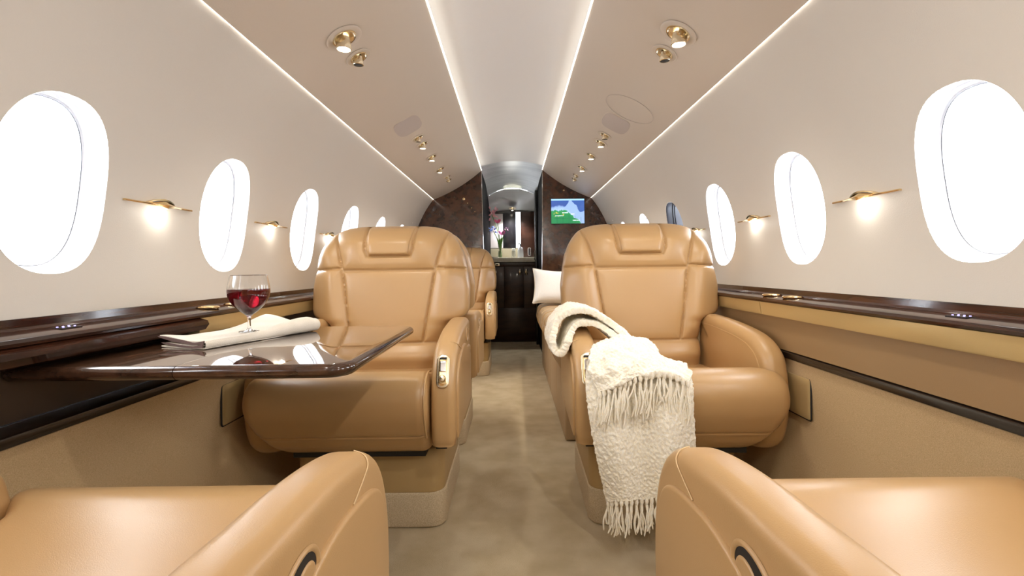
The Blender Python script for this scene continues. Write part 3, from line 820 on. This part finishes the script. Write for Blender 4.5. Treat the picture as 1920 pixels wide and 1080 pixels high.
    MB().extr(round_rect(-.222, .272, .146, .625, .052, 8), .001, .116, .008, lambda u, v, w_: (s * u, v, w_), 3).build('base_skirt', M_skirt, t, smooth=50)
    MB().box(-.20, .22, .10, .56, .255, .32).build('seat_frame', M_dark, t)
    MB().box(s * .250 if s > 0 else -.285, s * .285 if s > 0 else -.250, .12, .50, .27, .315).build('arm_bracket', M_dark, t)
    return t
M_leather_b = mat('olive_tan_leather', (.42, .285, .125), .42, bump=(600, .1), dist=.003)
protoA = chair_parts(1); protoB = chair_parts(-1)
AA = chair_parts(1, True, .352, .582, 1.1); BB = chair_parts(-1, True, .352, .582, 1.1)
def place(o, x, y, rz, label):
    o.location = (x, y, 0); o.rotation_euler = (0, 0, rz)
    tag(o, label, 'chair', 'tan leather cabin armchairs'); return o
place(protoA, -.505, 1.425, 0, 'tan leather armchair facing us, just behind the wine table')
place(protoB, .511, 1.425, math.radians(-1), 'tan leather armchair facing us with a cream blanket over its arm')
place(AA, .526, .800, PI, 'tan armchair facing away at the bottom, between the blanket and the gold fascia')
place(BB, -.508, .800, PI, 'tan armchair facing away at the bottom, on the near side of the wine table')
c3 = copy_tree(protoA); place(c3, -.470, 3.62, 0, 'farthest tan armchair by the galley, partly hidden behind two others')
c4 = copy_tree(BB); place(c4, -.510, 2.92, PI, 'tan armchair facing the galley, back to back with the wine table chair')
# near chairs recline further so their backs lean away behind the viewer
for o in (AA, BB):
    o.scale = (.94, 1, 1)
    for ch in o.children:
        if ch.name.startswith(('backrest', 'headrest')):
            ch.data = ch.data.copy()
            piv = Vector((0, .60, .46)); Rm = Matrix.Translation(piv) @ Matrix.Rotation(math.radians(-24), 4, 'X') @ Matrix.Translation(-piv) @ Matrix.Translation((0, .10, 0))
            ch.data.transform(Rm)
        if ch.name.split('.')[0] == 'seat':
            for m_ in [ch] + list(ch.children): m_.data.transform(Matrix.Diagonal((1, 1, .975, 1)))
        if ch.name.startswith('armrest'):
            for m_ in [ch] + list(ch.children_recursive):
                
                for v_ in m_.data.vertices: v_.co.z = v_.co.z * .955 + .017 * max(0, 1 - v_.co.y / .36) * sstep(.42, .55, v_.co.z)
                if m_.name.startswith('control_plate'): pass
            for m_ in ch.children_recursive:
                if m_.name.split('.')[0] in ('control_plate', 'plate_inset', 'slot', 'switch_pad', 'button'): m_.data.transform(Matrix.Translation((0, -.020, -.045)))

# ---------------------------------------------------------------- sofa along the blanket side
t = empty('sofa', (.2, 3.3, 0), 0, 'taupe quilted leather sofa along the wall behind the blanket chair', 'sofa')
sp_ = cat([(.0, .47), (.01, .51), (.05, .538), (.15, .545), (.50, .535), (.56, .50), (.56, .36), (.5, .33), (.10, .325), (.045, .335), (.012, .38), (-.004, .43)], 6, True)
for i, (a, b) in enumerate(((-.98, -.37), (-.36, .26), (.27, .90))):
    q = MB().extr(sp_, a, b, .035, lambda u, v, w_: (u, w_, v), 6, dome=.004).build('seat_cushion', M_leather2, t, smooth=50)
    for f in (.33, .66):
        yy = a + (b - a) * f
        MB().tube([(u - .001, yy, v + .0) for u, v in [p for p in sp_ if p[1] > .335 and p[0] < .5]], .003, 6).build('quilt_seam', M_leather, q)
bp_ = cat([(.46, .50), (.43, .60), (.44, .74), (.48, .80), (.53, .80), (.58, .74), (.60, .60), (.60, .50)], 6, True)
for a, b in ((-.98, -.37), (-.36, .26), (.27, .90)):
    MB().extr(bp_, a, b, .025, lambda u, v, w_: (u, w_, v), 5).build('back_cushion', M_leather2, t, smooth=50)
for i in range(4):
    MB().box(.045, .50, -.96 + i * .465, -.96 + i * .465 + .455, .004, .325, .008).build('base_panel', M_leather2, t)
tag(t)
# pillow leaning at the far end of the sofa
def pillow(cx, cy, cz, w_, h_, th, rot, name, mtl, label):
    t = empty(name, (cx, cy, cz), 0, label, 'pillow'); t.rotation_euler = rot
    n = 30; vs = {}; mb = MB()
    for sgn in (1, -1):
        rows = []
        for j in range(n + 1):
            v = -1 + 2 * j / n; row = []
            for i in range(n + 1):
                u = -1 + 2 * i / n
                pin = 1 - .10 * (1 - v * v) * abs(u) ** 3; pin2 = 1 - .12 * (1 - u * u) * abs(v) ** 3
                thk = th * (max(0, (1 - u ** 4) * (1 - v ** 4))) ** .55
                rib = .003 * math.sin(u * 46) * (1 - abs(v) ** 8)
                row.append((u * w_ / 2 * pin, sgn * (thk + rib * (thk > .01)), v * h_ / 2 * pin2))
            rows.append(row)
        mb.grid(rows)
    mb.build('cover', mtl, t, smooth=80)
    rim = []
    for i in range(121):
        q = 4 * i / 120; k_ = int(q) % 4; f = q - int(q); e = -1 + 2 * f
        u, v = ((e, -1), (1, e), (-e, 1), (-1, -e))[k_]
        pin = 1 - .10 * (1 - v * v) * abs(u) ** 3; pin2 = 1 - .12 * (1 - u * u) * abs(v) ** 3
        rim.append((u * w_ / 2 * pin, 0, v * h_ / 2 * pin2))
    MB().tube(rim, .0055, 6).build('piping', M_napkin, t)
pillow(.335, 3.86, .692, .36, .285, .065, (math.radians(-16), math.radians(4), math.radians(8)), 'throw_pillow', M_pillow, 'white ribbed throw pillow on the sofa behind the blanket chair')

# ---------------------------------------------------------------- folding table on the window side
ZT = .680; XT = -.296; YN, YF = .858, 1.458
t = empty('folding_table', (-.61, 1.16, ZT - .03), 0, 'glossy dark wood table with a rounded edge carrying the napkin and glass', 'table')
L0 = Vector((-.61, 1.16, ZT - .03))
def leaf(x0, x1, name, rounded):
    # outline of the leaf in XY, corners rounded on the aisle side
    if rounded:
        pr = [(x0, YN), (x1 - .05, YN)]
        pr += [(x1 - .05 + .05 * math.sin(a), YN + .05 - .05 * math.cos(a)) for a in [PI / 2 * i / 8 for i in range(1, 9)]]
        pr += [(x1 - .045 + .045 * math.cos(a), YF - .045 + .045 * math.sin(a)) for a in [PI / 2 * i / 8 for i in range(0, 9)]]
        pr += [(x0, YF)]
    else: pr = [(x0, YN), (x1, YN), (x1, YF), (x0, YF)]
    top, edge = MB(), MB()
    n = len(pr); cen = (-.6, 1.16)
    nm = normals2(pr)
    if rounded: nm[0] = (0, -1); nm[-1] = (0, 1)
    else: nm = [(0, -1), (0, -1), (0, 1), (0, 1)]
    lay = [(.014, ZT), (.010, ZT - .0006), (.003, ZT - .005), (0, ZT - .011), (.0015, ZT - .018), (.009, ZT - .025), (.030, ZT - .028)]
    vs = []
    for ins, z in lay: vs += [(p[0] - q[0] * ins - L0.x, p[1] - q[1] * ins - L0.y, z - L0.z) for p, q in zip(pr, nm)]
    fs = [(k * n + i, k * n + (i + 1) % n, (k + 1) * n + (i + 1) % n, (k + 1) * n + i) for k in range(len(lay) - 1) for i in range(n)]
    fs += [tuple(range(n)), tuple((len(lay) - 1) * n + i for i in range(n))]
    b = MB().add(vs, fs); b.m = [1] * len(b.m); b.m[-2] = 0
    for q in range(n): b.m[q] = 0
    return b.build(name, [M_wood2, M_edge], t, smooth=40)
leaf(-.6115, XT, 'table_leaf', True)
leaf(-.915, -.613, 'table_leaf', False)
MB().box(-.9 - L0.x, -.35 - L0.x, 1.10 - L0.y, 1.20 - L0.y, -.010, .0015).build('support_rail', M_dark, t)
MB().box(-.6135 - L0.x, -.611 - L0.x, YN + .012 - L0.y, YF - .012 - L0.y, .020, .0299).build('fold_seam', M_cham, t)

# ---------------------------------------------------------------- folded napkin
def wpt(px, py, Y): return P(px, py, Y)
NA = Vector((-.668, 1.036, ZT)); NB_ = Vector((-.553, 1.350, ZT))       # near edge, from dark end to the puffy end
ax = (NB_ - NA).normalized(); ay = Vector((-ax.y, ax.x, 0))
t = empty('napkin', NA, 0, 'folded cream linen napkin lying on the glossy table under the wine glass', 'napkin')
Ln = (NB_ - NA).length
def nap_sheet(d0, d1, z0, th, name, mtl, puff=0, flare=0):
    mb = MB(); nu, nv = 60, 26; top = []; bot = []
    for j in range(nv + 1):
        v = j / nv; row = []; row2 = []
        for i in range(nu + 1):
            u = i / nu
            wd = d0 + (d1 - d0) * v - .02 * sstep(.5, 1, u) * 0
            z = z0 + puff * sstep(.40, .95, u) * (.25 + .75 * sstep(.2, .9, v)) * (1 - .45 * sstep(.93, 1, u)) + .0025 * math.sin(u * 9 + v * 5) * u
            z += flare * (1 - sstep(0, .22, u)) * sstep(.3, 1, v)
            p = ax * (u * Ln * (1 - .05 * abs(v - .5))) + ay * (wd * (1 + .12 * sstep(.6, 1, u)))
            row.append(Vector((p.x, p.y, z))); row2.append(Vector((p.x, p.y, max(.0006, z - th * math.sin(PI * min(1, max(0, .04 + .92 * v))) ** .3))))
        top.append(row); bot.append(row2)
    mb.grid(top); mb.grid(list(reversed(bot)))
    n = nu + 1
    # side walls
    for a, b in ((0, 0), (nv, nv)): mb.grid([top[a], bot[b]])
    mb.grid([[r[0] for r in top], [r[0] for r in bot]]); mb.grid([[r[-1] for r in top], [r[-1] for r in bot]])
    return mb.build(name, mtl, t, smooth=60)
nap_sheet(.0, .135, .0045, .004, 'bottom_fold', M_napkin)
nap_sheet(.004, .13, .011, .0045, 'middle_fold', M_napkin, puff=.006)
nap_sheet(-.001, .14, .0185, .006, 'top_fold', M_napkin, puff=.026, flare=.009)
# rolled front fold running the napkin's length
mb = MB(); rows = []
for i in range(61):
    u = i / 60; r = .0105 + .010 * sstep(.35, .85, u) * (1 - .35 * sstep(.9, 1, u)); row = []
    for k_ in range(15):
        a = -PI / 2 - PI * k_ / 14
        c = ax * (u * Ln) + ay * (.008 + .0 * u)
        q = c + ay * (r * 1.15 * math.cos(a)); row.append((q.x, q.y, r + .0008 + r * math.sin(a)))
    rows.append(row)
mb.grid(rows); o = mb.build('front_fold', M_napkin, t, smooth=80, fix=False)
# dark lining showing at the folded end
mb = MB(); 
pts = cat([(-.001, .0205), (.03, .0155), (.06, .019), (.10, .023), (.138, .026), (.141, .0235), (.10, .016), (.06, .012), (.03, .0105), (.01, .013), (.03, .0075), (.07, .008), (.12, .012), (.128, .010), (.07, .004), (.03, .003), (.004, .005)], 5)
pp = []
for a, b in pts:
    q = ay * a; pp.append((q.x, q.y, b))
q = ax * -.0025
mb.add(pp + [(p[0] + q.x, p[1] + q.y, p[2]) for p in pp], [tuple(range(len(pp))), tuple(range(2 * len(pp) - 1, len(pp) - 1, -1))] + [(i, (i + 1) % len(pp), len(pp) + (i + 1) % len(pp), len(pp) + i) for i in range(len(pp))])
mb.build('dark_lining', M_napdark, t, smooth=0)

# ---------------------------------------------------------------- glass of red wine
gx = NA + ax * .137 + ay * .028
g = empty('wine_glass', (gx.x, gx.y, ZT + .0215), 0, 'stemmed glass of red wine standing on the napkin', 'glass')
outer = cat([(.0001, .0), (.0215, .0), (.023, .001), (.0215, .002), (.010, .004), (.0045, .008), (.0037, .018), (.0042, .033), (.008, .041), (.022, .052), (.036, .067), (.0445, .083), (.0475, .098), (.0465, .112), (.0435, .128), (.0415, .138)], 6)
outer = [(max(.0001, r), z) for r, z in outer]
inner = [(max(.0001, r - .0011), z) for r, z in outer if z > .042]
MB().lathe(outer + [(.0408, .1385)] + list(reversed(inner)) + [(.0001, .042)], 64).build('glass_body', M_glass, g, smooth=70)
wn = [(max(.0001, r - .0005), z) for r, z in outer if .042 < z < .1055]
MB().lathe([(.0001, .0425)] + wn + [(.0001, wn[-1][1])], 64).build('wine', M_wine, g, smooth=40)

# ---------------------------------------------------------------- cup-holder rings, switches, access panels on the side walls
def ring(x, Y, z, r, label):
    t = empty('cup_holder', (x, Y, z), 0, label, 'cup holder', 'brass rimmed cup holders in the ledges')
    b = MB(); b.lathe([(r, 0), (r + .002, .004), (r - .001, .007), (r - .005, .006), (r - .006, .001)], 48); b.build('rim', M_brass, t)
    b = MB(); b.lathe([(r - .0055, .0025), (r * .4, .0018), (.0001, .0018)], 40); b.build('well', M_dark, t)
    b = MB(); b.lathe([(r * .62, .002), (r * .62, .004), (r * .55, .004), (r * .55, .002)], 40); b.build('inner_ring', M_brass, t)
def ledge_z(x): return .741 + (abs(x) - .842) / .061 * .006
ring(.872, 1.50, ledge_z(.872), .028, 'brass rimmed cup holder in the ledge, nearer of two by the blanket chair')
ring(.872, 1.62, ledge_z(.872), .028, 'brass rimmed cup holder in the ledge, farther of two by the blanket chair')
ring(-.872, 1.37, ledge_z(.872), .028, 'brass rimmed cup holder in the ledge behind the wine glass')
ring(-.872, 1.50, ledge_z(.872), .028, 'brass rimmed cup holder in the ledge, seen through the wine glass')
for sd, tx in ((-1, 'near the table end'), (1, 'beside the nearest big window')):
    le = LEDGE if sd < 0 else RLEDGE
    o_ = Vector((sd * .872, .935, ledge_z(.872))); Mt = Matrix.Translation(o_)
    sp0 = MB().box(-.013, .013, -.022, .022, -.002, .0018, .001, M=Mt).build('switch_plate', M_black, le)
    for i in range(3):
        for j in range(2): MB().lathe([(.0018, .0018), (.0016, .0032), (.0001, .0034)], 10, Mt @ Matrix.Translation((-.006 + j * .012, -.012 + i * .012, 0))).build('switch_button', M_blueled, sp0)
for sd in (-1, 1):
    px_ = Matrix.Translation((sd * .8745, 1.475 if sd > 0 else 1.49, .448))
    pr = round_rect(-.060, .060, -.060, .060, .008)
    MB().extr(pr, -.010, .004, .0015, lambda u, v, w_: (-sd * (w_ + .001) , u, v), 2, px_).build('access_panel', M_band2, BBD[sd])
    MB().tube([px_ @ Vector((-sd * .0015, u * 1.03, v * 1.03)) for u, v in pr + [pr[0]]], .0025, 6).build('panel_gap', M_dark, BBD[sd])

# ---------------------------------------------------------------- cream knitted throw
BL = empty('throw_blanket', (.35, 1.40, .55), 0, 'cream knitted blanket with long tassels draped over the chair arm', 'blanket')
BO = Vector((.35, 1.40, .55))
rb = random.Random(3)
def sheet(net, name, th=.011, nu=14, nv=14, amp=.004, fold=0):
    """smooth sheet through a net of control points, thickened and given a knitted relief"""
    rows = [cat([tuple(p) for p in r], nu) for r in net]
    cols = list(zip(*rows)); cols = [cat(list(c), nv) for c in cols]
    g = list(zip(*cols))
    g = [[Vector(p) - BO for p in r] for r in g]
    mb = MB(); mb.grid(g); o = mb.build(name, M_blanket, BL, smooth=90, fix=False)
    so = o.modifiers.new('thick', 'SOLIDIFY'); so.thickness = th; so.offset = 0
    sb = o.modifiers.new('fine', 'SUBSURF'); sb.levels = 1; sb.render_levels = 1
    if fold:
        tf = bpy.data.textures.new('folds', 'CLOUDS'); tf.noise_scale = .055; tf.noise_depth = 1
        df = o.modifiers.new('folds', 'DISPLACE'); df.texture = tf; df.strength = fold; df.mid_level = .45; df.texture_coords = 'LOCAL'
    tx = bpy.data.textures.new('knit', 'CLOUDS'); tx.noise_scale = .008; tx.noise_depth = 2
    dp = o.modifiers.new('knit', 'DISPLACE'); dp.texture = tx; dp.strength = amp; dp.mid_level = .5; dp.texture_coords = 'LOCAL'
    return [[p + BO for p in r] for r in g]
def fringe(edge, n, lo, hi, drift, outw=0):
    m_ = len(edge)
    for i in range(n):
        f = (i + .5) / n * (m_ - 1); a = edge[int(f)].lerp(edge[min(int(f) + 1, m_ - 1)], f - int(f))
        b = MB(); L_ = rb.uniform(lo, hi)
        for k_ in range(5):
            o_ = Vector((rb.uniform(-.004, .004), rb.uniform(-.003, .003), 0)); s1 = rb.uniform(-.012, .012) + drift; s2 = rb.uniform(-.010, .010)
            l2 = L_ * rb.uniform(.82, 1.05)
            pts = cat([tuple(a - BO), tuple(a - BO + o_ + Vector((s1 * .2, -.003 - outw * .3, -l2 * .3))), tuple(a - BO + o_ * 1.5 + Vector((s1 * .6 + s2, -.004 - outw, -l2 * .65))), tuple(a - BO + o_ * 2 + Vector((s1, -.003 - outw, -l2)))], 5)
            b.tube(pts, [.0024] * (len(pts) - 1) + [.0012], 5)
        b.tube([tuple(a - BO + Vector((0, -.001, .004))), tuple(a - BO + Vector((0, -.003, -.006))), tuple(a - BO + Vector((0, -.003, -.014)))], [.005, .0065, .004], 7)
        b.build('tassel', M_blanket, BL, smooth=60)
# long lower layer hanging in front of the seat
A = [
 [P(1150, 668, 1.62), P(1180, 668, 1.63), P(1210, 676, 1.62), P(1240, 684, 1.60), P(1275, 690, 1.58)],
 [P(1110, 668, 1.47), P(1155, 672, 1.48), P(1200, 686, 1.47), P(1245, 694, 1.47), P(1290, 700, 1.46)],
 [P(1098, 705, 1.405), P(1150, 705, 1.39), P(1195, 712, 1.395), P(1250, 715, 1.385), P(1298, 722, 1.395)],
 [P(1104, 775, 1.395), P(1152, 780, 1.360), P(1200, 780, 1.385), P(1255, 780, 1.355), P(1300, 785, 1.385)],
 [P(1118, 850, 1.395), P(1160, 855, 1.350), P(1205, 855, 1.385), P(1255, 855, 1.350), P(1304, 850, 1.390)],
 [P(1130, 905, 1.400), P(1168, 905, 1.355), P(1210, 905, 1.390), P(1258, 900, 1.355), P(1303, 895, 1.400)],
 [P(1138, 940, 1.405), P(1172, 938, 1.360), P(1212, 935, 1.395), P(1256, 930, 1.360), P(1300, 925, 1.405)]]
g = sheet(A, 'hanging_layer', amp=.008, nu=22, nv=18)
fringe(g[-1], 17, .075, .100, .0)
# upper layer, shorter, with its own tassels
B_ = [
 [P(1150, 640, 1.66), P(1172, 640, 1.66), P(1200, 655, 1.64), P(1225, 668, 1.62), P(1262, 684, 1.60)],
 [P(1122, 648, 1.50), P(1160, 640, 1.50), P(1200, 640, 1.50), P(1240, 672, 1.49), P(1285, 688, 1.48)],
 [P(1106, 668, 1.42), P(1150, 658, 1.41), P(1196, 655, 1.43), P(1244, 684, 1.43), P(1294, 700, 1.42)],
 [P(1108, 702, 1.385), P(1150, 690, 1.365), P(1196, 680, 1.375), P(1245, 695, 1.385), P(1296, 712, 1.385)],
 [P(1122, 738, 1.370), P(1160, 722, 1.345), P(1200, 706, 1.35), P(1248, 700, 1.360), P(1292, 718, 1.370)]]
g = sheet(B_, 'upper_layer', amp=.008, th=.014, fold=.035, nu=20, nv=20)
fringe(g[-1], 17, .085, .130, -.006, .004)
# thick folded end looped over the arm
path = [(1215, 690, 1.50), (1186, 660, 1.53), (1150, 628, 1.56), (1120, 609, 1.58), (1092, 606, 1.585), (1075, 616, 1.58), (1066, 640, 1.57), (1056, 662, 1.565), (1042, 660, 1.565), (1036, 636, 1.57), (1046, 604, 1.58), (1070, 584, 1.585), (1105, 584, 1.58), (1142, 604, 1.57), (1176, 632, 1.54), (1200, 668, 1.49), (1212, 690, 1.45)]
net = []
for dy in (0, .06, .13, .20):
    net.append([P(a, b, c) * 1 + Vector((0, dy, 0)) for a, b, c in path])
sheet(net, 'folded_end', th=.021, nu=12, nv=12, amp=.008, fold=.012)
